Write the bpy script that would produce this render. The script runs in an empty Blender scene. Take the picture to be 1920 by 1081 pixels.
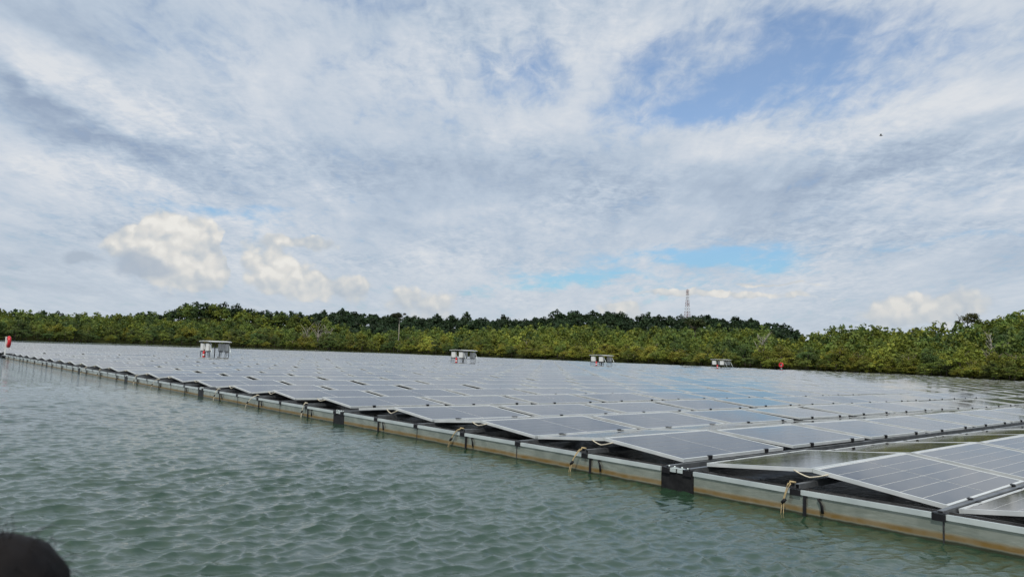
import bpy, math, random
import numpy as np
from mathutils import Matrix, Vector

random.seed(7)
rng = np.random.default_rng(11)
scene = bpy.context.scene
col = scene.collection

# ------------------------------------------------------------------ camera
HC = 1.33                                   # eye height above the water, sitting in a boat
pit, rol = 0.0895, 0.0334
cam_d = bpy.data.cameras.new('camera')
cam = bpy.data.objects.new('camera', cam_d)
col.objects.link(cam)
scene.camera = cam
F_PX = 1366.52
cam_d.sensor_width = 36.0
cam_d.lens = F_PX / 1920 * 36.0
cam_d.clip_start, cam_d.clip_end = 0.05, 20000
R0 = Vector((1, 0, 0)); U0 = Vector((0, -math.sin(pit), math.cos(pit))); F0 = Vector((0, math.cos(pit), math.sin(pit)))
CR = R0 * math.cos(rol) + U0 * math.sin(rol)
CU = U0 * math.cos(rol) - R0 * math.sin(rol)
cam.matrix_world = Matrix(((CR.x, CU.x, -F0.x, 0), (CR.y, CU.y, -F0.y, 0), (CR.z, CU.z, -F0.z, HC), (0, 0, 0, 1)))
cam_d.dof.use_dof = True
cam_d.dof.focus_distance = 12.0
cam_d.dof.aperture_fstop = 4.0

# ------------------------------------------------------------------ render look
scene.render.resolution_x, scene.render.resolution_y = 1024, 576
scene.view_settings.view_transform = 'Standard'
scene.view_settings.look = 'None'
scene.view_settings.exposure = 0.0
scene.view_settings.gamma = 1.0
scene.view_settings.use_curve_mapping = False

# ------------------------------------------------------------------ sun
SUN_EL, SUN_AZ = math.radians(54), math.radians(192)     # behind the boat, to the left
sun_d = bpy.data.lights.new('sun', 'SUN')
sun_d.energy = 3.7
sun_d.angle = math.radians(4.0)
sun_d.color = (1.0, 0.95, 0.86)
sun = bpy.data.objects.new('sun', sun_d)
col.objects.link(sun)
sdir = Vector((math.sin(SUN_AZ) * math.cos(SUN_EL), math.cos(SUN_AZ) * math.cos(SUN_EL), math.sin(SUN_EL)))
sun.rotation_euler = sdir.to_track_quat('Z', 'Y').to_euler()
sun.location = (0, 0, 60)

# ------------------------------------------------------------------ sky: Nishita behind layers of procedural cloud
# (azimuth, elevation, half width, half height, turn in degrees, weight) of the larger cloud masses and clear gaps
BRIGHT = [(-0.5265,0.3030,0.3843,0.0769,-14,0.80), (-0.5950,0.2078,0.2178,0.0512,0,0.50), (-0.1458,0.3868,0.1794,0.1217,0,0.60), (0.0669,0.3214,0.2434,0.0961,15,0.60), (0.1535,0.4277,0.2818,0.1025,10,0.50), (0.3783,0.2940,0.3331,0.0769,5,0.70), (0.5637,0.3375,0.2178,0.1537,0,0.50), (-0.2373,0.2037,0.1281,0.0359,0,0.50), (-0.3441,0.1631,0.1409,0.0333,0,0.50), (0.2778,0.2697,0.2562,0.0320,10,0.40), (0.5665,0.2109,0.2562,0.0231,5,0.60), (-0.6032,0.3071,0.1281,0.0512,0,0.50), (-0.0624,0.1824,0.1537,0.0282,0,0.30), (-0.5681,0.1322,0.2562,0.0769,0,0.30), (-0.0967,0.1227,0.1409,0.0320,0,0.40), (0.0266,0.1783,0.3331,0.0384,0,0.25)]
DARK = [(-0.5695,0.3502,0.3331,0.0641,-20,0.90), (-0.5232,0.2605,0.3075,0.0461,-14,1.40), (-0.6116,0.2848,0.0769,0.0256,-20,1.00), (-0.3232,0.2541,0.4868,0.0897,-5,0.40), (0.3122,0.2342,0.5381,0.0769,2,0.55), (0.5348,0.2663,0.2818,0.0410,14,0.80), (-0.0653,0.2541,0.2306,0.0512,0,0.35), (0.4405,0.1683,0.4356,0.0769,0,0.30), (0.5454,0.2375,0.2818,0.0282,6,0.50), (-0.4965,0.1342,0.1537,0.0320,0,0.50), (-0.2062,0.4138,0.2050,0.0641,0,0.20), (-0.5624,0.0583,0.3331,0.0384,0,0.45), (0.3778,0.0550,0.3843,0.0384,0,0.25)]
BLUE = [(0.0124,0.3785,0.1794,0.0769,8,0.80), (0.1799,0.3977,0.0961,0.0705,0,0.60), (0.3319,0.3786,0.3331,0.0961,12,1.00), (0.2421,0.3388,0.1922,0.0512,5,0.80), (0.4358,0.3554,0.2306,0.0769,0,0.65), (-0.2798,0.4397,0.2306,0.0436,0,0.70), (-0.3773,0.3649,0.3843,0.1153,0,0.25), (0.2234,0.1392,0.2690,0.0461,0,1.10), (0.0658,0.0992,0.2434,0.0384,0,0.95), (-0.3905,0.1789,0.1922,0.0282,0,0.80), (0.5441,0.1662,0.2434,0.0179,2,0.45), (0.1603,0.0883,0.3075,0.0282,0,0.45), (0.3917,0.4283,0.3843,0.0641,0,0.60), (0.5866,0.3965,0.2562,0.0512,0,0.35), (0.3325,0.1373,0.2050,0.0256,0,0.40)]
GREYS = [(-0.4669,0.0863,0.0769,0.0307,0,1.20), (-0.5383,0.0935,0.0461,0.0154,0,1.00), (-0.4321,0.0577,0.1409,0.0179,0,0.35)]
CUM = [(-0.4299,0.1145,0.0999,0.0717,0,1.20), (-0.4863,0.1120,0.0794,0.0333,0,0.70), (-0.3942,0.0905,0.0615,0.0512,0,0.80), (-0.3238,0.1024,0.0666,0.0564,0,0.95), (-0.2657,0.0886,0.0897,0.0436,0,0.90), (-0.2923,0.1361,0.0961,0.0205,0,1.00), (0.5261,0.0742,0.1089,0.0487,0,1.00), (0.4924,0.0659,0.0897,0.0282,0,0.60), (-0.1231,0.0618,0.1409,0.0487,0,0.50), (0.1500,0.0649,0.0641,0.0231,0,0.80), (0.2792,0.0864,0.2434,0.0102,0,0.70), (0.3326,0.1007,0.1409,0.0064,0,0.70), (-0.4350,0.1440,0.0589,0.0333,0,0.90), (-0.2307,0.0799,0.0641,0.0307,0,0.70), (-0.4336,0.0796,0.0820,0.0307,0,0.70), (-0.3670,0.1130,0.0167,0.0769,0,-1.10)]


world = bpy.data.worlds.new('World')
scene.world = world
world.use_nodes = True
NT = world.node_tree
NT.nodes.clear()


class NB:
    """small helper to wire nodes"""
    def __init__(self, nt):
        self.nt = nt
    def n(self, t, **kw):
        nd = self.nt.nodes.new(t)
        for k, v in kw.items():
            setattr(nd, k, v)
        return nd
    def put(self, sock, v):
        if isinstance(v, bpy.types.NodeSocket):
            self.nt.links.new(v, sock)
        else:
            sock.default_value = v
    def math(self, op, a, b=None, c=None, clamp=False):
        nd = self.n('ShaderNodeMath', operation=op, use_clamp=clamp)
        self.put(nd.inputs[0], a)
        if b is not None: self.put(nd.inputs[1], b)
        if c is not None: self.put(nd.inputs[2], c)
        return nd.outputs[0]
    def vmath(self, op, a, b=None):
        nd = self.n('ShaderNodeVectorMath', operation=op)
        self.put(nd.inputs[0], a)
        if b is not None: self.put(nd.inputs[1], b)
        return nd.outputs[0]
    def mapping(self, v, loc=(0, 0, 0), rot=(0, 0, 0), sc=(1, 1, 1), kind='POINT'):
        nd = self.n('ShaderNodeMapping', vector_type=kind)
        self.put(nd.inputs['Vector'], v)
        if kind != 'VECTOR': nd.inputs['Location'].default_value = loc
        nd.inputs['Rotation'].default_value = rot
        nd.inputs['Scale'].default_value = sc
        return nd.outputs[0]
    def noise(self, v, scale, detail=4, rough=0.5, dist=0.0, out='Fac', lac=2.0):
        nd = self.n('ShaderNodeTexNoise')
        if v is not None: self.put(nd.inputs['Vector'], v)
        nd.inputs['Scale'].default_value = scale
        nd.inputs['Detail'].default_value = detail
        nd.inputs['Roughness'].default_value = rough
        nd.inputs['Lacunarity'].default_value = lac
        nd.inputs['Distortion'].default_value = dist
        return nd.outputs[out]
    def ramp(self, fac, stops, interp='LINEAR'):
        nd = self.n('ShaderNodeValToRGB')
        nd.color_ramp.interpolation = interp
        el = nd.color_ramp.elements
        while len(el) < len(stops): el.new(0.5)
        for e, (p, c) in zip(el, stops):
            e.position = p
            e.color = (*c, 1) if len(c) == 3 else c
        self.put(nd.inputs[0], fac)
        return nd.outputs[0]
    def remap(self, v, a, b, c=0.0, d=1.0, smooth=True):
        nd = self.n('ShaderNodeMapRange', interpolation_type='SMOOTHSTEP' if smooth else 'LINEAR')
        self.put(nd.inputs['Value'], v)
        nd.inputs['From Min'].default_value = a; nd.inputs['From Max'].default_value = b
        nd.inputs['To Min'].default_value = c; nd.inputs['To Max'].default_value = d
        return nd.outputs[0]
    def mix(self, f, a, b, blend='MIX'):
        nd = self.n('ShaderNodeMix', data_type='RGBA', blend_type=blend)
        self.put(nd.inputs[0], f)
        self.put(nd.inputs[6], a if isinstance(a, bpy.types.NodeSocket) or len(a) == 4 else (*a, 1))
        self.put(nd.inputs[7], b if isinstance(b, bpy.types.NodeSocket) or len(b) == 4 else (*b, 1))
        return nd.outputs[2]


W = NB(NT)
tc = W.n('ShaderNodeTexCoord').outputs['Generated']
sep = W.n('ShaderNodeSeparateXYZ'); W.put(sep.inputs[0], tc)
dx, dy, dz = sep.outputs
az = W.math('ARCTAN2', dx, dy)
el = W.math('ARCSINE', dz)
comb = W.n('ShaderNodeCombineXYZ'); W.put(comb.inputs[0], az); W.put(comb.inputs[1], el)
ae = comb.outputs[0]
# flat cloud-deck coordinates, so that clouds flatten towards the horizon
den = W.math('ADD', W.math('MAXIMUM', dz, 0.0), 0.16)
cp = W.n('ShaderNodeCombineXYZ')
W.put(cp.inputs[0], W.math('DIVIDE', dx, den)); W.put(cp.inputs[1], W.math('DIVIDE', dy, den))
deck = cp.outputs[0]
# uneven edges for every mass
wn1 = W.vmath('SUBTRACT', W.noise(deck, 1.5, 5, 0.6, out='Color'), (0.5, 0.5, 0.5))
wn2 = W.vmath('SUBTRACT', W.noise(ae, 14, 5, 0.6, out='Color'), (0.5, 0.5, 0.5))
ae_w = W.vmath('ADD', ae, W.vmath('MULTIPLY', wn1, (0.22, 0.13, 0)))
ae_w = W.vmath('ADD', ae_w, W.vmath('MULTIPLY', wn2, (0.05, 0.035, 0)))
ae_c = W.vmath('ADD', ae, W.vmath('MULTIPLY', wn2, (0.05, 0.04, 0)))


def blobs(vec, table):
    tot = None
    for a, e, sa, se, rot, w in table:
        m = W.mapping(vec, (a, e, 0), (0, 0, math.radians(rot)), (sa, se, 1), 'TEXTURE')
        g = W.n('ShaderNodeTexGradient', gradient_type='QUADRATIC_SPHERE')
        W.put(g.inputs[0], m)
        tot = W.math('MULTIPLY', g.outputs[1], w) if tot is None else W.math('MULTIPLY_ADD', g.outputs[1], w, tot)
    return tot


bright = blobs(ae_w, BRIGHT)
dark = blobs(ae_w, DARK)
blue = blobs(ae_w, BLUE)
cum = blobs(ae_c, CUM)
streak = W.mapping(deck, (0, 0, 0), (0, 0, math.radians(8)), (1.5, 0.5, 1))
n_big = W.noise(W.mapping(deck, (3.1, 1.7, 0)), 0.8, 6, 0.55, 0.3)
n_str = W.noise(streak, 2.0, 9, 0.62, 0.5)
n_fin = W.noise(W.mapping(deck, (9, 4, 0), (0, 0, 0.25), (1.5, 0.75, 1)), 5.0, 7, 0.62, 0.4)
v = W.math('MULTIPLY_ADD', W.math('SUBTRACT', n_big, 0.5), 0.70, 0.60)
v = W.math('MULTIPLY_ADD', W.math('SUBTRACT', n_str, 0.5), 1.0, v)
v = W.math('MULTIPLY_ADD', W.math('SUBTRACT', n_fin, 0.5), 0.55, v)
n_cob = W.noise(W.mapping(deck, (2, 7, 0), (0, 0, 0.4), (1.4, 0.9, 1)), 13.0, 8, 0.6, 0.6)
n_area = W.remap(W.noise(deck, 1.1, 3, 0.5), 0.42, 0.62, 0.25, 1.0)
v = W.math('MULTIPLY_ADD', W.math('MULTIPLY', W.math('SUBTRACT', n_cob, 0.5), n_area), 1.0, v)
n_rip = W.noise(W.mapping(deck, (5, 1, 0), (0, 0, -0.3), (1.0, 1.5, 1)), 34.0, 6, 0.6, 0.3)
v = W.math('MULTIPLY_ADD', W.math('MULTIPLY', W.math('SUBTRACT', n_rip, 0.5), n_area), 0.55, v)
v = W.math('MULTIPLY_ADD', bright, 0.50, v)
v = W.math('MULTIPLY_ADD', dark, -0.50, v)
cloud = W.ramp(v, [(0.0, (0.31, 0.39, 0.52)), (0.28, (0.385, 0.47, 0.59)), (0.52, (0.475, 0.56, 0.67)), (0.80, (0.61, 0.665, 0.74)), (1.0, (0.71, 0.74, 0.78))])
# towards the horizon the veil gets paler and a little warmer
hz = W.remap(el, 0.02, 0.22, 1.0, 0.0)
cloud = W.mix(W.math('MULTIPLY', hz, 0.45), cloud, (0.60, 0.65, 0.69))
# cumulus heads: rounded billows, lit from above


def billow(off):
    p_ = W.vmath('ADD', ae_b, off)
    tot = None
    for sc_, w in ((17, 0.40), (38, 0.24), (85, 0.12)):
        vo = W.n('ShaderNodeTexVoronoi', feature='SMOOTH_F1', voronoi_dimensions='2D')
        W.put(vo.inputs['Vector'], p_)
        vo.inputs['Scale'].default_value = sc_
        vo.inputs['Smoothness'].default_value = 0.35
        d_ = W.math('SUBTRACT', 0.5, vo.outputs['Distance'])
        tot = W.math('MULTIPLY', d_, w) if tot is None else W.math('MULTIPLY_ADD', d_, w, tot)
    return tot


ae_b = W.vmath('ADD', ae, W.vmath('MULTIPLY', W.vmath('SUBTRACT', W.noise(ae, 45, 5, 0.6, out='Color'), (0.5, 0.5, 0.5)), (0.022, 0.018, 0)))
b0 = billow((0.0, 0.0, 0.0))
b1 = billow((0.003, 0.009, 0.0))
cdens = W.math('MULTIPLY_ADD', W.math('MULTIPLY', b0, W.remap(cum, 0.02, 0.22)), 1.5, cum)
cmask = W.remap(cdens, 0.20, 0.50)
cshade = W.math('MULTIPLY_ADD', W.math('SUBTRACT', b0, b1), 2.4, W.math('MULTIPLY_ADD', cdens, 0.30, 0.44), clamp=True)
cshade = W.math('MULTIPLY', cshade, W.remap(el, 0.035, 0.12, 0.60, 1.0))
ccol = W.ramp(cshade, [(0.0, (0.42, 0.49, 0.57)), (0.45, (0.58, 0.61, 0.63)), (0.75, (0.73, 0.72, 0.69)), (1.0, (0.85, 0.83, 0.78))])
grey = blobs(ae_c, GREYS)
# gaps of clear sky
gap = W.math('MULTIPLY_ADD', W.math('SUBTRACT', n_str, 0.5), -1.3, blue)
gap = W.math('MULTIPLY_ADD', W.math('SUBTRACT', n_fin, 0.5), -1.1, gap)
gap = W.math('MULTIPLY_ADD', W.math('SUBTRACT', n_cob, 0.5), -0.9, gap)
gmask = W.remap(gap, 0.08, 1.0, 0.0, 0.88)
gmask = W.math('MULTIPLY', gmask, W.remap(el, 0.0, 0.04))
sky = W.n('ShaderNodeTexSky', sky_type='NISHITA')
sky.sun_disc = False
sky.sun_elevation = SUN_EL
sky.sun_rotation = SUN_AZ
sky.air_density = 1.0; sky.dust_density = 0.6; sky.ozone_density = 1.6
SKY_STRENGTH = 0.1
up = lambda c: W.vmath('MULTIPLY', c, (1 / SKY_STRENGTH,) * 3)
clear = W.mix(1.0, sky.outputs[0], W.mix(W.remap(el, 0.06, 0.30), (0.62, 0.92, 1.05, 1), (1.36, 1.44, 1.50, 1)), 'MULTIPLY')
full = W.mix(gmask, up(cloud), clear)
full = W.mix(W.math('MULTIPLY', cmask, W.remap(el, 0.01, 0.07, 0.4, 0.92)), full, up(ccol))
full = W.mix(W.math('MULTIPLY', W.remap(W.math('MULTIPLY_ADD', W.math('MULTIPLY', b0, W.remap(grey, 0.02, 0.2)), 0.8, grey), 0.25, 0.7), 0.8), full, up(W.mix(0.0, (0.40, 0.47, 0.56, 1), (0, 0, 0, 1))))
bg = W.n('ShaderNodeBackground')
W.put(bg.inputs[0], full)
bg.inputs[1].default_value = SKY_STRENGTH
wo = W.n('ShaderNodeOutputWorld')
NT.links.new(bg.outputs[0], wo.inputs[0])

# ------------------------------------------------------------------ materials


def mat(name, base=(0.5, 0.5, 0.5), rough=0.5, metal=0.0, ior=1.45, spec=None):
    m = bpy.data.materials.new(name)
    m.use_nodes = True
    nt = m.node_tree
    p = nt.nodes['Principled BSDF']
    p.inputs['Base Color'].default_value = (*base, 1)
    p.inputs['Roughness'].default_value = rough
    p.inputs['Metallic'].default_value = metal
    p.inputs['IOR'].default_value = ior
    if spec is not None: p.inputs['Specular IOR Level'].default_value = spec
    return m, NB(nt), p


def noisy(name, c1, c2, scale, rough=0.5, metal=0.0, bump=0.0, detail=6, rvar=0.1):
    m, b, p = mat(name, c1, rough, metal)
    co = b.n('ShaderNodeTexCoord').outputs['Object']
    f = b.noise(co, scale, detail, 0.6)
    b.put(p.inputs['Base Color'], b.mix(b.remap(f, 0.3, 0.7), c1, c2))
    b.put(p.inputs['Roughness'], b.remap(b.noise(co, scale * 2.3, 4), 0.3, 0.7, max(rough - rvar, 0.02), rough + rvar))
    if bump:
        bn = b.n('ShaderNodeBump')
        bn.inputs['Strength'].default_value = bump
        bn.inputs['Distance'].default_value = 0.01
        b.put(bn.inputs['Height'], f)
        b.put(p.inputs['Normal'], bn.outputs[0])
    return m


M_ALU = noisy('anodised_aluminium', (0.60, 0.62, 0.62), (0.50, 0.53, 0.53), 4.0, 0.42, 0.25)
M_BACK = noisy('backsheet', (0.62, 0.63, 0.62), (0.55, 0.56, 0.55), 6.0, 0.35)
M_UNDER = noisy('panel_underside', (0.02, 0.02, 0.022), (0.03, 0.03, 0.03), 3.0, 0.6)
M_STEEL = noisy('dark_galvanised_rail', (0.11, 0.12, 0.13), (0.20, 0.21, 0.215), 5.0, 0.42, 0.6)
M_BRIGHT = noisy('bright_galvanised', (0.55, 0.60, 0.59), (0.44, 0.49, 0.49), 3.5, 0.38, 0.35)
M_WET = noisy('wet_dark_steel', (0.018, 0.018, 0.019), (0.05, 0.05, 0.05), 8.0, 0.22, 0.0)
M_BLACK = noisy('black_rubber', (0.010, 0.010, 0.011), (0.02, 0.02, 0.021), 14.0, 0.45)
M_CLAMP = noisy('black_clamp', (0.012, 0.012, 0.014), (0.02, 0.02, 0.022), 9.0, 0.4)
M_ROPE = noisy('pale_rope', (0.62, 0.58, 0.47), (0.45, 0.40, 0.30), 60.0, 0.85)
M_ROPE2 = noisy('tan_rope', (0.42, 0.33, 0.18), (0.28, 0.21, 0.11), 60.0, 0.85)
M_WHITE = noisy('white_paint', (0.66, 0.67, 0.65), (0.58, 0.59, 0.57), 3.0, 0.4)
M_ROOF = noisy('roof_sheet', (0.60, 0.61, 0.60), (0.48, 0.49, 0.49), 2.0, 0.4, 0.2)
M_RED = noisy('red_paint', (0.50, 0.016, 0.022), (0.40, 0.014, 0.018), 5.0, 0.35)
M_TRED = noisy('tower_red', (0.25, 0.145, 0.135), (0.21, 0.13, 0.125), 0.5, 0.5)
M_TWHITE = noisy('tower_white', (0.55, 0.56, 0.57), (0.42, 0.43, 0.45), 0.5, 0.5)
M_BARK = noisy('bark', (0.09, 0.07, 0.05), (0.15, 0.125, 0.10), 3.0, 0.9)
M_PALE = noisy('pale_bare_wood', (0.34, 0.31, 0.27), (0.24, 0.21, 0.18), 2.0, 0.9)
M_HAIR = noisy('dark_hair', (0.004, 0.0035, 0.004), (0.010, 0.008, 0.0075), 18.0, 0.7)
M_HAIR.node_tree.nodes['Principled BSDF'].inputs['Specular IOR Level'].default_value = 0.15
M_SKIN = noisy('skin', (0.33, 0.20, 0.14), (0.29, 0.17, 0.12), 8.0, 0.5)
M_SHIRT = noisy('dark_shirt', (0.02, 0.022, 0.03), (0.03, 0.03, 0.04), 30.0, 0.9)
M_BOAT = noisy('boat_hull', (0.45, 0.47, 0.48), (0.36, 0.38, 0.40), 3.0, 0.4)
M_BIRD = noisy('bird_feathers', (0.16, 0.17, 0.18), (0.22, 0.22, 0.22), 20.0, 0.8)

for q_ in (M_BLACK, M_CLAMP):
    q_.node_tree.nodes['Principled BSDF'].inputs['Specular IOR Level'].default_value = 0.15

# solar cells: near-black silicon under glass with a film of dust
M_CELL, b, p = mat('solar_cell', (0.02, 0.022, 0.04), 0.06, 0.0, 1.9)
co = b.n('ShaderNodeTexCoord').outputs['Object']
oi = b.n('ShaderNodeObjectInfo').outputs['Random']
geo = b.n('ShaderNodeNewGeometry').outputs['Position']
dust = b.math('MULTIPLY_ADD', b.noise(geo, 0.9, 6, 0.65), 0.6, b.math('MULTIPLY', b.noise(geo, 9.0, 5, 0.6), 0.4))
dust = b.math('MULTIPLY_ADD', b.math('SUBTRACT', oi, 0.5), 0.10, dust)
b.put(p.inputs['Base Color'], b.mix(b.remap(dust, 0.35, 0.75, 0.05, 0.45), (0.034, 0.031, 0.029), (0.095, 0.087, 0.079)))
b.put(p.inputs['Roughness'], b.remap(dust, 0.3, 0.75, 0.04, 0.10))

# galvanised trough side: brushed reflective steel with the orange-brown waterline band
M_SIDE, b, p = mat('trough_side', (0.55, 0.58, 0.52), 0.16, 0.85)
g = b.n('ShaderNodeNewGeometry').outputs['Position']
sx = b.n('ShaderNodeSeparateXYZ'); b.put(sx.inputs[0], g)
wob = b.math('MULTIPLY_ADD', b.math('SUBTRACT', b.noise(g, 2.6, 8, 0.7), 0.5), 0.035, sx.outputs[2])
band = b.math('MULTIPLY', b.remap(wob, 0.012, 0.035), b.remap(wob, 0.052, 0.092, 1.0, 0.0))
low = b.remap(wob, 0.012, 0.03, 1.0, 0.0)
base = b.mix(b.remap(b.noise(g, 5.0, 6), 0.35, 0.65), (0.37, 0.39, 0.335), (0.28, 0.305, 0.26))
base = b.mix(b.math('MULTIPLY', band, b.remap(b.noise(g, 7.0, 5, 0.6), 0.3, 0.7, 0.8, 0.97)), base, (0.135, 0.078, 0.009))
base = b.mix(low, base, (0.03, 0.034, 0.018))
b.put(p.inputs['Base Color'], base)
b.put(p.inputs['Metallic'], b.math('SUBTRACT', 0.6, b.math('MULTIPLY', b.math('MAXIMUM', band, low), 0.6)))
b.put(p.inputs['Roughness'], b.math('MULTIPLY_ADD', band, 0.4, 0.18))
bn = b.n('ShaderNodeBump'); bn.inputs['Strength'].default_value = 0.22; bn.inputs['Distance'].default_value = 0.02
b.put(bn.inputs['Height'], b.noise(b.mapping(g, sc=(1, 1, 3.5)), 4.0, 4, 0.5, 0.5))
b.put(p.inputs['Normal'], bn.outputs[0])

# lake water
M_WATER, b, p = mat('lake_water', (0.022, 0.055, 0.04), 0.02, 0.0, 1.75)
g = b.n('ShaderNodeNewGeometry').outputs['Position']
b.put(p.inputs['Base Color'], b.mix(b.remap(b.noise(g, 0.12, 4), 0.35, 0.65), (0.013, 0.036, 0.018), (0.019, 0.046, 0.023)))
wv = b.mapping(g, rot=(0, 0, math.radians(-41)), sc=(0.6, 1.5, 1))
h1 = b.noise(wv, 10.0, 4, 0.55, 0.5)
h2 = b.noise(wv, 26.0, 3, 0.5, 0.2)
hh = b.math('MULTIPLY_ADD', h2, 0.06, h1)
cd = b.n('ShaderNodeVectorMath', operation='LENGTH'); b.put(cd.inputs[0], g)
h3 = b.noise(wv, 2.6, 4, 0.55, 0.4)
hh = b.math('MULTIPLY_ADD', b.math('MULTIPLY', h3, b.remap(cd.outputs['Value'], 9.0, 34.0, 0.3, 2.6)), 1.0, hh)
bn = b.n('ShaderNodeBump'); bn.inputs['Distance'].default_value = 0.018
bn.inputs['Strength'].default_value = 0.5
b.put(bn.inputs['Height'], hh)
b.put(p.inputs['Normal'], bn.outputs[0])

# hillside under the trees
M_LAND = noisy('hillside_soil', (0.018, 0.022, 0.008), (0.03, 0.032, 0.012), 0.15, 0.95)

M_LAND.node_tree.nodes['Principled BSDF'].inputs['Specular IOR Level'].default_value = 0.0

# leaves: colour from each leaf's own tint, a little light through them
M_LEAF, b, p = mat('leaves', (0.06, 0.09, 0.02), 0.55, 0.0, 1.4, 0.25)
at = b.n('ShaderNodeAttribute', attribute_name='tint').outputs['Color']
oi = b.n('ShaderNodeObjectInfo').outputs['Random']
hsv = b.n('ShaderNodeHueSaturation')
b.put(hsv.inputs['Hue'], b.remap(oi, 0, 1, 0.478, 0.515, False))
b.put(hsv.inputs['Value'], b.remap(b.math('FRACT', b.math('MULTIPLY', oi, 7.31)), 0, 1, 0.72, 1.25, False))
b.put(hsv.inputs['Color'], at)
b.put(p.inputs['Base Color'], hsv.outputs[0])
tr = b.n('ShaderNodeBsdfTranslucent'); b.put(tr.inputs[0], hsv.outputs[0])
mx = b.n('ShaderNodeMixShader'); mx.inputs[0].default_value = 0.35
out = M_LEAF.node_tree.nodes['Material Output']
b.nt.links.new(p.outputs[0], mx.inputs[1]); b.nt.links.new(tr.outputs[0], mx.inputs[2]); b.nt.links.new(mx.outputs[0], out.inputs[0])

# ------------------------------------------------------------------ mesh helpers


class MB:
    def __init__(self):
        self.v, self.f, self.m, self.s = [], [], [], []
    def quad(self, a, b_, c, d, m=0):
        i = len(self.v); self.v += [a, b_, c, d]; self.f.append((i, i + 1, i + 2, i + 3)); self.m.append(m); self.s.append(False)
    def box(self, x0, x1, y0, y1, z0, z1, m=0):
        i = len(self.v)
        self.v += [(x0, y0, z0), (x1, y0, z0), (x1, y1, z0), (x0, y1, z0), (x0, y0, z1), (x1, y0, z1), (x1, y1, z1), (x0, y1, z1)]
        for q in ((0, 3, 2, 1), (4, 5, 6, 7), (0, 1, 5, 4), (1, 2, 6, 5), (2, 3, 7, 6), (3, 0, 4, 7)):
            self.f.append(tuple(i + k for k in q)); self.m.append(m); self.s.append(False)
    def tube(self, pts, r, n=6, m=0, smooth=True):
        pts = [Vector(q) for q in pts]
        rs = r if isinstance(r, (list, tuple)) else [r] * len(pts)
        i0 = len(self.v)
        for k, q in enumerate(pts):
            t = (pts[min(k + 1, len(pts) - 1)] - pts[max(k - 1, 0)]).normalized()
            a = t.cross(Vector((0, 0, 1)) if abs(t.z) < 0.9 else Vector((1, 0, 0))).normalized()
            c = t.cross(a)
            for j in range(n):
                w = 2 * math.pi * j / n
                self.v.append(tuple(q + (a * math.cos(w) + c * math.sin(w)) * rs[k]))
        for k in range(len(pts) - 1):
            for j in range(n):
                self.f.append((i0 + k * n + j, i0 + k * n + (j + 1) % n, i0 + (k + 1) * n + (j + 1) % n, i0 + (k + 1) * n + j))
                self.m.append(m); self.s.append(smooth)
        self.f.append(tuple(i0 + j for j in reversed(range(n)))); self.m.append(m); self.s.append(False)
        self.f.append(tuple(i0 + (len(pts) - 1) * n + j for j in range(n))); self.m.append(m); self.s.append(False)
    def lathe(self, prof, n=16, m=0, c=(0, 0)):
        i0 = len(self.v)
        for r, z in prof:
            for j in range(n):
                w = 2 * math.pi * j / n
                self.v.append((c[0] + r * math.cos(w), c[1] + r * math.sin(w), z))
        for k in range(len(prof) - 1):
            for j in range(n):
                self.f.append((i0 + k * n + j, i0 + k * n + (j + 1) % n, i0 + (k + 1) * n + (j + 1) % n, i0 + (k + 1) * n + j))
                self.m.append(m); self.s.append(True)
    def torus(self, R, r, c, axis='x', n=28, k=12, m=0):
        i0 = len(self.v)
        for i in range(n):
            a = 2 * math.pi * i / n
            for j in range(k):
                w = 2 * math.pi * j / k
                q = R + r * math.cos(w)
                u_, v_, h_ = q * math.cos(a), q * math.sin(a), r * math.sin(w)
                self.v.append((c[0] + h_, c[1] + u_, c[2] + v_) if axis == 'x' else (c[0] + u_, c[1] + v_, c[2] + h_))
        for i in range(n):
            for j in range(k):
                self.f.append((i0 + i * k + j, i0 + ((i + 1) % n) * k + j, i0 + ((i + 1) % n) * k + (j + 1) % k, i0 + i * k + (j + 1) % k))
                self.m.append(m); self.s.append(True)
    def mesh(self, name, mats):
        me = bpy.data.meshes.new(name)
        me.from_pydata(self.v, [], self.f)
        for q in (mats if isinstance(mats, (list, tuple)) else [mats]): me.materials.append(q)
        me.polygons.foreach_set('material_index', self.m)
        me.polygons.foreach_set('use_smooth', self.s)
        me.update()
        return me
    def build(self, name, mats, parent=None, mw=None):
        return link(name, self.mesh(name, mats), parent, mw)


def link(name, data, parent=None, mw=None):
    o = bpy.data.objects.new(name, data)
    col.objects.link(o)
    if parent is not None: o.parent = parent
    if mw is not None: o.matrix_local = mw
    return o


def tag(o, label=None, cat=None, group=None, kind=None):
    if label: o['label'] = label
    if cat: o['category'] = cat
    if group: o['group'] = group
    if kind: o['kind'] = kind
    return o


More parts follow.
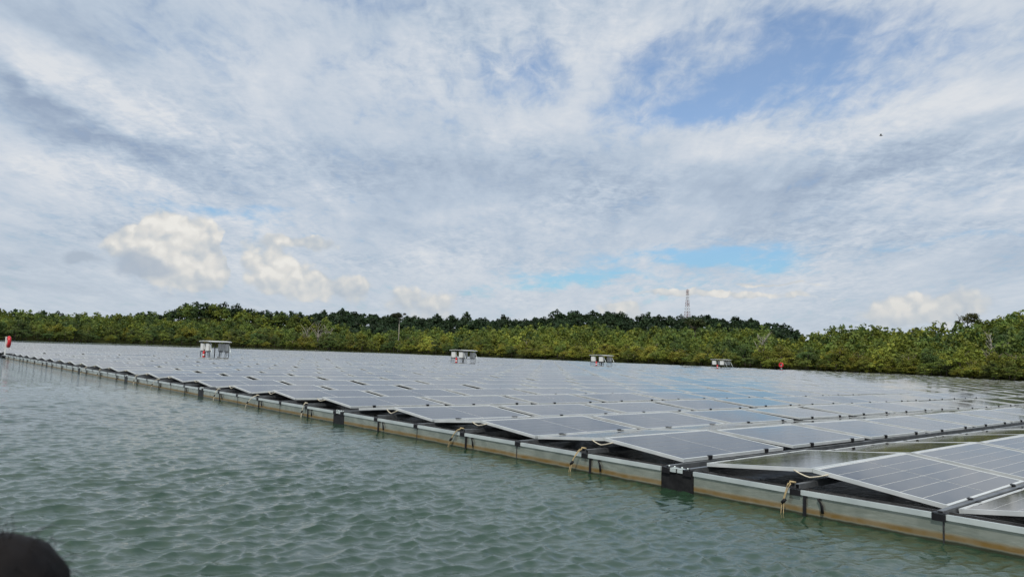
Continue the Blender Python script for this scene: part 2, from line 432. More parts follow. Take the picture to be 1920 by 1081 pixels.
def big_mesh(name, V, Q, mats, mi=None, smooth=False, tint=None):
    """numpy verts (n,3) and quads (m,4) into one mesh"""
    me = bpy.data.meshes.new(name)
    n, m = len(V), len(Q)
    me.vertices.add(n); me.vertices.foreach_set('co', np.ascontiguousarray(V, dtype=np.float32).ravel())
    me.loops.add(m * 4); me.loops.foreach_set('vertex_index', np.ascontiguousarray(Q, dtype=np.int32).ravel())
    me.polygons.add(m)
    me.polygons.foreach_set('loop_start', np.arange(0, m * 4, 4, dtype=np.int32))
    for q in (mats if isinstance(mats, (list, tuple)) else [mats]): me.materials.append(q)
    if mi is not None: me.polygons.foreach_set('material_index', np.asarray(mi, dtype=np.int32))
    if smooth: me.polygons.foreach_set('use_smooth', np.ones(m, dtype=bool))
    if tint is not None:
        a = me.color_attributes.new('tint', 'FLOAT_COLOR', 'POINT')
        rgba = np.ones((n, 4), dtype=np.float32); rgba[:, :3] = tint
        a.data.foreach_set('color', rgba.ravel())
    me.update(calc_edges=True)
    return me


ORD = ['zeroth', 'first', 'second', 'third', 'fourth', 'fifth', 'sixth', 'seventh', 'eighth', 'ninth', 'tenth', 'eleventh', 'twelfth',
       'thirteenth', 'fourteenth', 'fifteenth', 'sixteenth', 'seventeenth', 'eighteenth', 'nineteenth', 'twentieth',
       'twenty-first', 'twenty-second', 'twenty-third', 'twenty-fourth', 'twenty-fifth', 'twenty-sixth', 'twenty-seventh', 'twenty-eighth',
       'twenty-ninth', 'thirtieth', 'thirty-first', 'thirty-second', 'thirty-third', 'thirty-fourth', 'thirty-fifth', 'thirty-sixth',
       'thirty-seventh', 'thirty-eighth', 'thirty-ninth', 'fortieth', 'forty-first', 'forty-second', 'forty-third', 'forty-fourth']

# ------------------------------------------------------------------ solar array frame of reference: t along the ridges, s along the waterside edge
PHI = math.atan2(0.6564661, 0.7543555)
A_MW = Matrix.Translation((2.8277, 6.8356, 0)) @ Matrix.Rotation(PHI, 4, 'Z')
NX, NY = math.cos(PHI), math.sin(PHI)


def arr(t, s, z=0.0):
    return A_MW @ Matrix.Translation((t, s, z))


def world_to_ts(x, y):
    x = x - 2.8277; y = y - 6.8356
    return x * NX + y * NY, -x * NY + y * NX


# ------------------------------------------------------------------ water
def build_water():
    fan = math.radians(39)
    dense = np.linspace(-fan, fan, 960)
    coarse = np.linspace(fan, 2 * math.pi - fan, 60)[1:-1]
    ang = np.concatenate([dense, coarse])
    rad = [1.0]
    while rad[-1] < 60: rad.append(rad[-1] * (1.05 if rad[-1] < 3.5 else 1.0042 if rad[-1] < 44 else 1.02))
    while rad[-1] < 9000: rad.append(rad[-1] * 1.22)
    rad = np.array(rad)
    nr, na = len(rad), len(ang)
    X = (rad[:, None] * np.sin(ang)[None]); Y = (rad[:, None] * np.cos(ang)[None])
    step = (rad * 0.0044 * (1 + np.clip((rad - 12) / 30, 0, 1) * 1.4))[:, None] * np.ones((1, na))
    step = np.where(np.abs(ang)[None] > fan + 0.01, 1e3, step)
    step[rad > 44] = 1e3
    Z = np.zeros_like(X); DX = np.zeros_like(X); DY = np.zeros_like(X)
    t_, s_ = world_to_ts(X, Y)
    calm = np.where(t_ > -0.3, 0.5, np.clip(0.55 + (-0.3 - t_) * 0.22, 0.55, 1.0))
    # gusts: patches of rougher and smoother water
    gust = 0.85 + 0.25 * np.sin(X * 0.31 + 1.3 + np.sin(Y * 0.23)) * np.sin(Y * 0.27 - X * 0.11)
    r = np.random.default_rng(5)
    nw = 110
    lam = np.exp(r.uniform(np.log(0.085), np.log(0.46), nw))
    th = PHI + math.pi / 2 + r.normal(0, 0.5, nw)
    th += np.where(r.random(nw) < 0.25, r.normal(0, 0.9, nw), 0)
    ph = r.uniform(0, 2 * math.pi, nw)
    for L, a_, p_ in zip(lam, th, ph):
        k = 2 * math.pi / L
        amp = 0.044 * min(1, (0.15 / L) ** 0.75) / k
        w = np.clip((L / step - 1.9) / 1.0, 0, 1) * calm * gust
        q = k * (X * math.cos(a_) + Y * math.sin(a_)) + p_
        c, s = np.cos(q), np.sin(q)
        Z += amp * w * c
        DX -= 1.15 * amp * w * s * math.cos(a_); DY -= 1.15 * amp * w * s * math.sin(a_)
    V = np.stack([X + DX, Y + DY, Z], -1).reshape(-1, 3)
    i = np.arange(nr - 1)[:, None] * na; j = np.arange(na)[None]; j2 = (j + 1) % na
    Q = np.stack([i + j2, i + j, i + na + j, i + na + j2], -1).reshape(-1, 4)
    me = big_mesh('water', V, Q, M_WATER, smooth=True)
    o = link('water', me)
    tag(o, 'green rippled lake water around the floating solar array', None, None, 'structure')


build_water()

# ------------------------------------------------------------------ far shore and hills (azimuth tables; heights as slope above eye level)
NEAR =[ (-0.8171,0.0196),(-0.6113,0.0323),(-0.5606,0.0336),(-0.4487,0.0368),(-0.3874,0.0354),(-0.3230,0.0330),(-0.2826,0.0264),(-0.2277,0.0244),(-0.1147,0.0331),(0.0016,0.0431),(0.0745,0.0469),(0.1754,0.0468),(0.2453,0.0499),(0.3130,0.0499),(0.3393,0.0476),(0.3715,0.0379),(0.3904,0.0471),(0.4153,0.0536),(0.4515,0.0566),(0.4979,0.0551),(0.5475,0.0542),(0.5740,0.0642),(0.5896,0.0733),(0.6146,0.0767),(0.7783,0.0740) ]
FAR =[ (-0.6556,-0.0070),(-0.5056,0.0241),(-0.4487,0.0375),(-0.4312,0.0438),(-0.4009,0.0496),(-0.3693,0.0486),(-0.3237,0.0455),(-0.2835,0.0432),(-0.2291,0.0508),(-0.1939,0.0473),(-0.1513,0.0491),(-0.1153,0.0477),(-0.0791,0.0498),(-0.0425,0.0467),(0.0306,0.0507),(0.0597,0.0567),(0.0887,0.0605),(0.1177,0.0620),(0.1466,0.0591),(0.1752,0.0569),(0.2383,0.0590),(0.2726,0.0589),(0.3130,0.0561),(0.3393,0.0538),(0.3587,0.0500),(0.3715,0.0427),(0.3872,0.0214) ]
SHORE=[ (-0.8142,400),(-0.6084,420),(-0.5257,470),(-0.4343,520),(-0.3213,500),(-0.2269,440),(-0.0849,320),(0.0607,250),(0.2270,200),(0.3561,160),(0.4976,128),(0.6101,106),(0.7768,100) ]
NEAR_A, NEAR_T = np.array(NEAR).T
FAR_A, FAR_T = np.array(FAR).T
SH_A, SH_D = np.array(SHORE).T
D_FAR = 730.0


def shore(a):
    return np.interp(a, SH_A, SH_D) * (1 + 0.012 * np.sin(a * 61) + 0.010 * np.sin(a * 143 + 1))


def tree_h(D):
    return 0.85 + 0.0245 * D * np.where(D < 300, 1.0, 300.0 / D) ** 0.35


def ground(a, D):
    ds = shore(a)
    dr = ds * np.where(ds < 260, 1.42, 1.36)
    z_top = HC + np.interp(a, NEAR_A, NEAR_T) * dr - tree_h(dr) * 1.18
    u = np.clip((D - ds) / (dr - ds), 0, 1)
    zn = 0.15 + (z_top - 0.15) * (0.25 * u + 0.75 * u * u * (3 - 2 * u))
    zn = np.where(D > dr, z_top * np.exp(-((D - dr) / (0.8 * dr)) ** 2), zn)
    zf = (HC + np.interp(a, FAR_A, FAR_T) * D_FAR - 12.5)
    zf = np.maximum(zf, -1) * np.exp(-((D - D_FAR) / 110.0) ** 2)
    z = np.maximum(zn, np.where(D > dr, zf, -1))
    return np.where(D < ds, -0.6 - 0.05 * (ds - D), z)


def build_land():
    a = np.linspace(-0.95, 0.95, 420)
    u = np.concatenate([np.linspace(-0.04, 0.5, 60), np.linspace(0.5, 1.0, 40)[1:]])
    ds = shore(a)
    D = ds[None] * (1 + u[:, None] * 1.2)
    D2 = np.linspace(1, 0, 30)[:, None] * D[-1:] + (1 - np.linspace(1, 0, 30)[:, None]) * 1200.0
    D = np.concatenate([D, D2[1:]])
    A = np.broadcast_to(a, D.shape)
    Z = ground(A, D)
    V = np.stack([D * np.sin(A), D * np.cos(A), Z], -1).reshape(-1, 3)
    nr, na = D.shape
    i = np.arange(nr - 1)[:, None] * na; j = np.arange(na - 1)[None]
    Q = np.stack([i + j + 1, i + j, i + na + j, i + na + j + 1], -1).reshape(-1, 4)
    o = link('hills', big_mesh('hills', V, Q, M_LAND, smooth=True))
    tag(o, 'low wooded hills rising behind the far shore', None, None, 'structure')


build_land()

# ------------------------------------------------------------------ trees
OLIVE, DARKG, LIME, MIDG = (0.180, 0.195, 0.032), (0.076, 0.112, 0.032), (0.235, 0.260, 0.046), (0.145, 0.182, 0.040)


def crown(seed, n_clump, n_leaf, leaf, base, wide=1.0, z0=0.15, z1=2.5, clump=(0.26, 0.48), umbrella=False):
    """leaf cards on the skins of many clumps; about one unit of crown radius"""
    r = np.random.default_rng(seed)
    V, T = [], []
    zc, hz_ = (z0 + z1) / 2, (z1 - z0) / 2
    per = max(n_leaf // n_clump, 4)
    for i in range(n_clump):
        d = r.normal(size=3); d /= np.linalg.norm(d)
        rr = r.random() ** 0.4
        rc = r.uniform(*clump)
        c = np.array([d[0] * wide * (1 - rc * 0.6) * rr, d[1] * wide * (1 - rc * 0.6) * rr, zc + d[2] * (hz_ - rc * 0.7) * rr])
        if not umbrella and d[2] > 0: c[:2] *= 1 - 0.25 * d[2]
        cb = r.uniform(0.72, 1.3); hue = r.normal(0, 0.06)
        p = r.normal(size=(per, 3)); p /= np.linalg.norm(p, axis=1, keepdims=True)
        p[:, 2] = np.where(p[:, 2] < -0.45, -p[:, 2], p[:, 2])
        q = c + p * rc * (r.random((per, 1)) ** 0.35) * np.array([1, 1, 0.8])
        nrm = p + r.normal(size=(per, 3)) * 0.55 + np.array([0, 0, 0.25])
        nrm /= np.linalg.norm(nrm, axis=1, keepdims=True)
        tx = np.cross(nrm, r.normal(size=(per, 3))); tx /= np.linalg.norm(tx, axis=1, keepdims=True)
        ty = np.cross(nrm, tx)
        sz = leaf * r.uniform(0.6, 1.35, (per, 1))
        a, b_ = tx * sz * 0.5, ty * sz * 0.34
        V.append(np.stack([q - a, q - b_ * 1.1, q + a, q + b_ * 1.1], 1))
        colr = np.array(base) * cb * r.uniform(0.84, 1.17, (per, 1))
        colr = colr * np.array([1 + hue, 1, 1 - hue])
        T.append(np.repeat(colr[:, None], 4, 1))
    V = np.concatenate(V).reshape(-1, 3); T = np.concatenate(T).reshape(-1, 3)
    return V.astype(np.float32), np.clip(T, 0.004, 0.5).astype(np.float32)


def quads_for(n):
    return np.arange(n, dtype=np.int32).reshape(-1, 4)


def crown_mesh(*a, **k):
    V, T = crown(*a, **k)
    return big_mesh('crown', V, quads_for(len(V)), M_LEAF, tint=T)


def trunk_mesh(seed, h=1.7, r=0.07, limbs=5, m=None, lean=0.12):
    q = random.Random(seed)
    mb = MB()
    top = (q.uniform(-lean, lean), q.uniform(-lean, lean), h)
    mb.tube([(0, 0, -0.25), (top[0] * .3, top[1] * .3, h * .45), top], [r, r * .8, r * .4], 6)
    for i in range(limbs):
        f = q.uniform(0.4, 0.9); w = q.uniform(0, 6.28); L = q.uniform(.45, .8)
        b0 = (top[0] * f, top[1] * f, h * f)
        mb.tube([b0, (b0[0] + math.cos(w) * L * .5, b0[1] + math.sin(w) * L * .5, b0[2] + .25 * L), (b0[0] + math.cos(w) * L, b0[1] + math.sin(w) * L, b0[2] + .7 * L)],
                [r * .5, r * .35, r * .12], 4)
    return mb.mesh('trunk', m or M_BARK)


KINDS = []
spec = [('olive', OLIVE, 34, 1900, 1.0, -0.06, 2.35), ('olive', OLIVE, 26, 1700, 1.1, -0.06, 2.1), ('dark', DARKG, 30, 1800, 1.0, -0.05, 2.5), ('mid', MIDG, 32, 1900, 1.05, -0.05, 2.6),
        ('lime', LIME, 28, 1600, 1.0, -0.06, 2.0), ('mid', MIDG, 24, 1700, 0.95, -0.04, 2.7), ('olive', OLIVE, 38, 2000, 1.15, -0.08, 1.9)]
for i, (nm, cb, nc, nl, wd, z0, z1) in enumerate(spec):
    KINDS.append((nm, crown_mesh(100 + i, nc, int(nl * 1.5), 0.105, cb, wd, z0, z1, clump=(0.2, 0.42)), trunk_mesh(300 + i)))
LOW = []
for i, (nm, cb, nc, nl, wd, z0, z1) in enumerate(spec):
    LOW.append((nm, *crown(500 + i, 26, 310, 0.24, cb, wd, -0.25, z1, clump=(0.24, 0.44))))
LOW_FAR = [('dark', *crown(700 + i, 14, 200, 0.30, (0.034, 0.056, 0.024), 1.0, 0.0, 1.75 + 0.2 * i, clump=(0.3, 0.52))) for i in range(3)]

TREE_WORDS = {'olive': 'olive bushy tree', 'dark': 'dark green tree', 'mid': 'mid green tree', 'lime': 'yellow-green tree'}


PLANTED = []
ZONES = [(-0.40, 'left of the leftmost shelter'), (-0.345, 'behind the leftmost shelter'), (-0.088, 'between the two left shelters'), (-0.048, 'behind the second shelter'),
         (0.103, 'between the two middle shelters'), (0.142, 'behind the third shelter'), (0.262, 'between the two right shelters'), (0.295, 'behind the rightmost shelter'),
         (0.345, 'left of the far life ring'), (0.48, 'right of the far life ring'), (9, 'near the right edge')]
ROWS = ['at the waterline', 'in second row', 'in third row', 'in fourth row', 'in fifth row']


def label_trees():
    n = {}
    for a, row, nm, o in sorted(PLANTED, key=lambda q: q[0]):
        z = next(w for lim, w in ZONES if a < lim)
        key = (z, row, nm)
        n[key] = n.get(key, 0) + 1
        tag(o, '%s %s from the left %s %s' % (ORD[n[key]], TREE_WORDS[nm], ROWS[row], z), 'tree', '%ss on the far shore' % TREE_WORDS[nm])


def plant_tree(a, D, R, kind, rot, zs=1.0, row=0):
    nm, cm, tm = KINDS[kind]
    o = link('tree', None)
    o.empty_display_size = 0.3
    z = float(ground(np.array([a]), np.array([D]))[0])
    o.location = (D * math.sin(a), D * math.cos(a), max(z, 0.0))
    o.rotation_euler = (0, 0, rot)
    o.scale = (R, R, R * zs)
    link('crown', cm, o); link('trunk', tm, o)
    PLANTED.append((a, row, nm, o))
    return o


def build_forest():
    r = np.random.default_rng(21)
    STV, STT = [], []
    n_ind = 0
    step = 0.0185
    def patchy(a, D):
        return math.sin(a * 23 + D * 0.021) + math.sin(a * 51 - D * 0.037 + 2) * 0.7
    def stuff(lowset, a, D, R, zs, kind, cmul):
        nm, V, T = lowset[kind]
        z = float(ground(np.array([a]), np.array([D]))[0])
        w = r.uniform(0, 6.28); c, s = math.cos(w), math.sin(w)
        P = np.empty_like(V)
        P[:, 0] = (V[:, 0] * c - V[:, 1] * s) * R + D * math.sin(a)
        P[:, 1] = (V[:, 0] * s + V[:, 1] * c) * R + D * math.cos(a)
        P[:, 2] = V[:, 2] * R * zs + max(z, 0)
        STV.append(P); STT.append(np.clip(T * cmul, 0.004, 0.5))
    for ring in range(26):
        mult = 1.002 + ring * step * 0.95
        a = -0.80 + (0.5 * step if ring % 2 else 0)
        while a < 0.80:
            st_ = step * (0.6 if ring == 0 else 1.0)
            aa = a + r.normal(0, step * 0.22)
            D = float(shore(np.array([aa]))[0]) * (mult + r.normal(0, 0.005))
            dr = float(shore(np.array([aa]))[0])
            if ring == 0: D = max(D, dr * 1.004)
            R = float(tree_h(D)) / 2.5 * r.uniform(0.72, 1.3) * (1.0 if ring == 0 else 1.0)
            u = patchy(aa, D) + r.normal(0, 0.55)
            if aa > 0.37: kind = [0, 3, 5, 1, 6, 2][int(r.integers(6))] if u < 0.6 else [0, 4, 1, 6][int(r.integers(4))]
            elif aa < -0.3: kind = [2, 3, 5, 2, 0][int(r.integers(5))] if ring < 7 or u < -0.3 else [3, 0, 4, 1][int(r.integers(4))]
            else: kind = [0, 1, 6, 4, 3][int(r.integers(5))] if u > -0.8 else [2, 3, 5][int(r.integers(3))]
            zs = r.uniform(0.78, 1.08) * (0.62 if ring == 0 else 1.0)
            inview = -0.64 < aa < 0.64
            if ring < 4 and inview and n_ind < 294:
                plant_tree(aa, D, R, kind, r.uniform(0, 6.28), zs, ring); n_ind += 1
            else:
                stuff(LOW, aa, D, R, zs, kind, r.uniform(0.7, 1.25))
            a += st_ * r.uniform(0.85, 1.15)
    # the farther hill
    for D0 in np.arange(560, 800, 14.0):
        a = -0.62
        while a < 0.42:
            aa = a + r.normal(0, 0.006); D = D0 + r.normal(0, 5)
            if np.interp(aa, FAR_A, FAR_T) > 0.0 and float(shore(np.array([aa]))[0]) * 1.40 < D:
                R = r.uniform(5.0, 8.2)
                stuff(LOW_FAR, aa, D, R, r.uniform(0.75, 1.1), int(r.integers(3)), r.uniform(0.75, 1.3) * (1.0 if D < 700 else 0.95))
            a += 0.0135
    label_trees()
    V = np.concatenate(STV); T = np.concatenate(STT)
    o = link('forest', big_mesh('forest', V, quads_for(len(V)), M_LEAF, tint=T))
    tag(o, 'mass of green treetops covering the hills behind the shore trees', 'forest', None, 'stuff')
    print('individual trees', n_ind, 'forest leaf quads', len(V) // 4)


build_forest()


def emergent(a, D, top_tan, R, crown_args, label, name='tree', thin=0.035, zc=0.8):
    z = float(ground(np.array([a]), np.array([D]))[0])
    ztop = HC + top_tan * D
    H = (ztop - z) / R
    o = link(name, None)
    o.location = (D * math.sin(a), D * math.cos(a), z)
    o.scale = (R, R, R)
    V, T = crown(*crown_args[:5], 1.0, H - crown_args[5], H, clump=(0.2, 0.4), umbrella=True)
    link('crown', big_mesh('crown', V, quads_for(len(V)), M_LEAF, tint=T), o)
    mb = MB()
    mb.tube([(0, 0, -0.3), (0.04, 0.02, H * 0.5), (0, 0, H - 0.25)], [thin * 1.4, thin, thin * .6], 6)
    for i in range(6):
        w = i * 1.05
        mb.tube([(0.01, 0, H - crown_args[5] * 1.1), (math.cos(w) * .35, math.sin(w) * .35, H - crown_args[5] * .6), (math.cos(w) * .75, math.sin(w) * .75, H - .25)], [thin * .5, thin * .35, thin * .15], 4)
    mb.build('trunk', M_PALE if 'pale' in label else M_BARK, o)
    tag(o, label, 'tree')


emergent(-0.152, 385, 0.0515, 4.4, (801, 18, 1500, 0.13, (0.045, 0.05, 0.024), 0.9), 'tall tree with a long pale bare trunk above the wood', thin=0.05)
emergent(0.247, 232, 0.0555, 4.6, (802, 20, 1500, 0.12, (0.040, 0.062, 0.020), 0.75), 'wide flat-topped tree with a dark trunk below the lattice tower', thin=0.05)
emergent(0.112, 243, 0.0225, 1.7, (803, 14, 1500, 0.12, (0.17, 0.19, 0.045), 1.5), 'small round bright lime tree above the third inverter shelter')
emergent(0.560, 150, 0.069, 2.6, (804, 14, 900, 0.11, (0.075, 0.085, 0.03), 1.2), 'thin-leaved tree standing up on the right-hand skyline', thin=0.03)


def bare_tree(a, D, h, label, seed):
    q = random.Random(seed)
    z = float(ground(np.array([a]), np.array([D]))[0])
    o = link('bare_tree', None)
    o.location = (D * math.sin(a), D * math.cos(a), max(z, 0)); o.scale = (h,) * 3
    mb = MB(); mb.tube([(0, 0, -.05), (.02, 0, .4), (0, .03, .75)], [.022, .016, .009], 5); mb.build('trunk', M_PALE, o)
    mb = MB()
    for i in range(16):
        f = q.uniform(.18, .75); w = q.uniform(0, 6.28); L = q.uniform(.22, .5) * (1.1 - f * .5)
        e = (math.cos(w) * L * .6, math.sin(w) * L * .6, f + L * .75)
        mb.tube([(0, 0, f), (e[0] * .45, e[1] * .45, f + L * .28), e], [.009, .006, .0025], 4)
        for j in range(3):
            w2 = w + q.uniform(-1.2, 1.2); L2 = L * .45; k = q.uniform(.4, .9)
            s_ = (e[0] * k, e[1] * k, f + L * .75 * k)
            mb.tube([s_, (s_[0] + math.cos(w2) * L2 * .7, s_[1] + math.sin(w2) * L2 * .7, s_[2] + L2 * .8)], [.004, .002], 4)
    mb.build('branches', M_PALE, o)
    tag(o, label, 'tree', None)


bare_tree(-0.272, 492, 16, 'leafless pale tree, leftmost of the bare grey trees left of centre', 1)
bare_tree(-0.258, 484, 18, 'leafless pale tree, tallest middle one of the bare grey trees', 2)
bare_tree(-0.244, 478, 15, 'leafless pale tree, rightmost of the bare grey trees left of centre', 3)
bare_tree(0.583, 116, 6.0, 'leafless pale bush-like tree low on the far right shore', 4)
bare_tree(0.333, 182, 7.5, 'leafless grey tree behind the far life ring', 5)

# ------------------------------------------------------------------ lattice tower on the far hill
def build_tower():
    a, D = 0.2374, 740.0
    zt = HC + 0.0933 * D
    zb = float(ground(np.array([a]), np.array([D]))[0])
    H = zt - zb
    o = link('lattice_tower', None)
    o.location = (D * math.sin(a), D * math.cos(a), zb); o.rotation_euler = (0, 0, 0.5)
    wid = lambda z: 2.9 - (2.9 - 0.9) * min(z / (H * 0.8), 1)
    nb = 14
    for sx, sy in ((-1, -1), (1, -1), (1, 1), (-1, 1)):
        mb = MB()
        for i in range(nb):
            z0, z1 = H * i / nb, H * (i + 1) / nb
            w0, w1 = wid(z0), wid(z1)
            mb.tube([(sx * w0, sy * w0, z0), (sx * w1, sy * w1, z1)], 0.15, 5, (i // 2) % 2)
        mb.build('leg', [M_TRED, M_TWHITE], o)
    mb = MB()
    for i in range(nb):
        z0, z1 = H * i / nb, H * (i + 1) / nb
        w0, w1 = wid(z0), wid(z1)
        c0 = [(-w0, -w0), (w0, -w0), (w0, w0), (-w0, w0)]; c1 = [(-w1, -w1), (w1, -w1), (w1, w1), (-w1, w1)]
        for k in range(4):
            k2 = (k + 1) % 4
            mb.tube([(*c0[k], z0), (*c1[k2], z1)], 0.085, 4, (i // 2) % 2)
            mb.tube([(*c0[k2], z0), (*c1[k], z1)], 0.085, 4, (i // 2) % 2)
            mb.tube([(*c1[k], z1), (*c1[k2], z1)], 0.085, 4, (i // 2) % 2)
    mb.build('bracing', [M_TRED, M_TWHITE], o)
    for z, w in ((H * .62, 0), (H * .97, 1.2), (H * .97, 3.3), (H * .93, 5.2), (H * .78, 2.2)):
        mb = MB(); q = wid(z) + .25
        mb.box(math.cos(w) * q - .25, math.cos(w) * q + .25, math.sin(w) * q - .25, math.sin(w) * q + .25, z - 1.2, z + 1.2)
        mb.build('antenna', M_TWHITE, o)
    mb = MB(); mb.tube([(0, 0, H), (0, 0, H + 1.2)], .08, 5); mb.build('lightning_rod', M_TRED, o)
    tag(o, 'red and white lattice mast on the wooded hilltop', 'tower')


build_tower()

# ------------------------------------------------------------------ the floating solar array
PW, PL, TH = 1.134, 2.094, 0.0862              # panel width up the slope, length along the ridge, tilt
P_PITCH, P_GAP, P_Q = 2.33, 0.2288, 2.341
ZR = HC - 0.958                                # ridge height above the water
T_MAX, S_MAX = 97.0, 168.0
WALK = 2.6


def tent_s(k):
    return k * P_PITCH + P_GAP * ((k + 2) // 3) + (WALK if k >= 22 else 0)


def t_limit(s):
    return min(T_MAX, 75 + 1.2 * (s - 16.8))


def sway(t, s):
    """the platform flexes a little on the water"""
    return 0.010 * math.sin(t * 0.55 + s * 0.23) + 0.008 * math.sin(s * 0.71 - t * 0.3 + 1)


FH, FL = 0.036, 0.022                          # frame height and lip


def frame_mesh():
    mb = MB()
    x, y = PL / 2, PW / 2
    mb.box(-x, x, -y, -y + FL, -FH, 0)
    mb.box(-x, x, y - FL, y, -FH, 0)
    mb.box(-x, -x + FL, -y + FL + .0005, y - FL - .0005, -FH, -0.0004)
    mb.box(x - FL, x, -y + FL + .0005, y - FL - .0005, -FH, -0.0004)
    return mb.mesh('frame', M_ALU)


def cell_rects():
    x, y = PL / 2 - FL - 0.012, PW / 2 - FL - 0.010
    w = (2 * y) / 6
    for i in range(6):
        for h in (0, 1):
            x0, x1 = (-x, -0.008) if h == 0 else (0.008, x)
            yield x0, x1, -y + i * w + 0.0035, -y + (i + 1) * w - 0.0035


def sheet_box(mb, zt=-0.005):
    x, y = PL / 2 - FL - 0.001, PW / 2 - FL - 0.001
    mb.quad((-x, -y, zt), (x, -y, zt), (x, y, zt), (-x, y, zt), 0)
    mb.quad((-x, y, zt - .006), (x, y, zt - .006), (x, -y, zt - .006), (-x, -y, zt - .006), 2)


ME_FRAME = frame_mesh()
mb = MB(); sheet_box(mb); ME_SHEET = mb.mesh('backsheet', [M_BACK, M_CELL, M_UNDER])
mb = MB(); sheet_box(mb)
for x0, x1, y0, y1 in cell_rects(): mb.quad((x0, y0, -.0035), (x1, y0, -.0035), (x1, y1, -.0035), (x0, y1, -.0035), 1)
ME_LAMI = mb.mesh('laminate', [M_BACK, M_CELL, M_UNDER])
CELLS = list(cell_rects())
cw, ch = CELLS[0][1] - CELLS[0][0], CELLS[0][3] - CELLS[0][2]
mb = MB(); mb.box(-cw / 2, cw / 2, -ch / 2, ch / 2, -.0013, 0); ME_CELL = mb.mesh('cell', M_CELL)
mb = MB()
mb.box(-.022, .022, -.012, .014, -.03, .008); mb.box(-.034, .034, -.024, .006, .0085, .014)
ME_CLAMP = mb.mesh('clamp', M_CLAMP)


def panel_matrix(k, side, j, r):
    """side -1: slope that falls towards smaller s (faces the boat); +1: the slope behind the ridge"""
    th = TH + (.030 if k == 0 and (side < 0 or j >= 1) else .050 if k == -1 and side > 0 else .025 if k in (1, 2) and side > 0 and j >= 2 else 0)
    s = tent_s(k) + side * (PW / 2 + 0.006) * math.cos(th)
    t = j * P_Q + PL / 2
    z = ZR - PW / 2 * math.sin(th) + sway(t, s) * (0.4 if k < 2 and j < 3 else 1)
    return arr(t, s, z) @ Matrix.Rotation(-side * th + r.gauss(0, .006), 4, 'X') @ Matrix.Rotation(r.gauss(0, .004), 4, 'Y') @ Matrix.Rotation(r.gauss(0, .0015), 4, 'Z')


CAM_INV = cam.matrix_world.inverted()


def to_px(v):
    q = CAM_INV @ v
    if q.z > -0.3: return None
    return 960 + F_PX * q.x / -q.z, 540 - F_PX * q.y / -q.z


def shown_area(mw):
    c = [to_px(mw @ Vector((sx * PL / 2, sy * PW / 2, 0))) for sx, sy in ((-1, -1), (1, -1), (1, 1), (-1, 1))]
    if any(q is None for q in c): return 0
    xs = [min(max(q[0], 0), 1920) for q in c]; ys = [min(max(q[1], 0), 1080) for q in c]
    return -0.5 * sum(xs[i] * ys[(i + 1) % 4] - xs[(i + 1) % 4] * ys[i] for i in range(4))


STATION_S = (51.7 + 54.5) / 2
STATIONS = (12.9, 36.5, 56.4, 80.7)


def build_panels():
    r = random.Random(3)
    allp = []
    k = -4
    while tent_s(k) < S_MAX:
        for side in (-1, 1):
            j = 0
            while j * P_Q < t_limit(tent_s(k)):
                mw = panel_matrix(k, side, j, r)
                allp.append((shown_area(mw), k, side, j, mw))
                j += 1
        k += 1
    allp.sort(key=lambda q: -q[0])
    used = {}
    for i, (ar, k, side, j, mw) in enumerate(allp[:300]):
        o = link('solar_panel', None)
        o.matrix_world = mw
        o.empty_display_size = 0.2
        link('frame', ME_FRAME, o)
        if i < 46:
            link('backsheet', ME_SHEET, o)
            for x0, x1, y0, y1 in CELLS:
                link('cell', ME_CELL, o, Matrix.Translation(((x0 + x1) / 2, (y0 + y1) / 2, -.0035)))
        else:
            link('laminate', ME_LAMI, o)
        if i < 110:
            for x in (-PL * .27, PL * .30):
                link('clamp', ME_CLAMP, o, Matrix.Translation((x, side * (PW / 2 + .011), -.004)) @ Matrix.Rotation(math.pi if side > 0 else 0, 4, 'Z') @ Matrix.Rotation(math.pi, 4, 'Z'))
        where = 'at the water edge' if j == 0 else '%s in from the water edge' % ORD[j + 1]
        slope = 'near-slope' if side < 0 else 'far-slope'
        tag(o, '%s panel of the %s ridge from the right, %s' % (slope, ORD[k + 2], where), 'solar panel', 'solar panels set back to back in long ridges')
    rest = allp[300:]
    x, y = PL / 2, PW / 2
    xi, yi = x - FL, y - FL
    tv, tq, tm = [], [], []
    def add(pts, m):
        i = len(tv); tv.extend(pts); tq.append((i, i + 1, i + 2, i + 3)); tm.append(m)
    O = [(-x, -y), (x, -y), (x, y), (-x, y)]; I = [(-xi, -yi), (xi, -yi), (xi, yi), (-xi, yi)]
    for a in range(4):
        c = (a + 1) % 4
        add([(*O[a], 0), (*O[c], 0), (*I[c], 0), (*I[a], 0)], 0)
        add([(*O[a], -FH), (*O[c], -FH), (*O[c], 0), (*O[a], 0)], 0)
    add([(*q, -.004) for q in I], 1)
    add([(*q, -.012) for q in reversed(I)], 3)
    add([(-xi + .012, -yi + .01, -.002), (-.008, -yi + .01, -.002), (-.008, yi - .01, -.002), (-xi + .012, yi - .01, -.002)], 2)
    add([(.008, -yi + .01, -.002), (xi - .012, -yi + .01, -.002), (xi - .012, yi - .01, -.002), (.008, yi - .01, -.002)], 2)
    tv = np.array(tv, dtype=np.float32); tq = np.array(tq); tm = np.array(tm)
    nv = len(tv)
    V = np.concatenate([tv @ np.array(q[4].to_3x3()).T + np.array(q[4].translation) for q in rest])
    Q = np.concatenate([tq + i * nv for i in range(len(rest))])
    o = link('solar_panels', big_mesh('solar_panels', V, Q, [M_ALU, M_BACK, M_CELL, M_UNDER], np.tile(tm, len(rest))))
    tag(o, 'thousands of farther solar panels in ridges covering the lake', 'solar panels', None, 'stuff')
    print('panels', len(allp))


build_panels()

# rails under ridges and valleys
GT = 0.216                                     # top of the edge trough


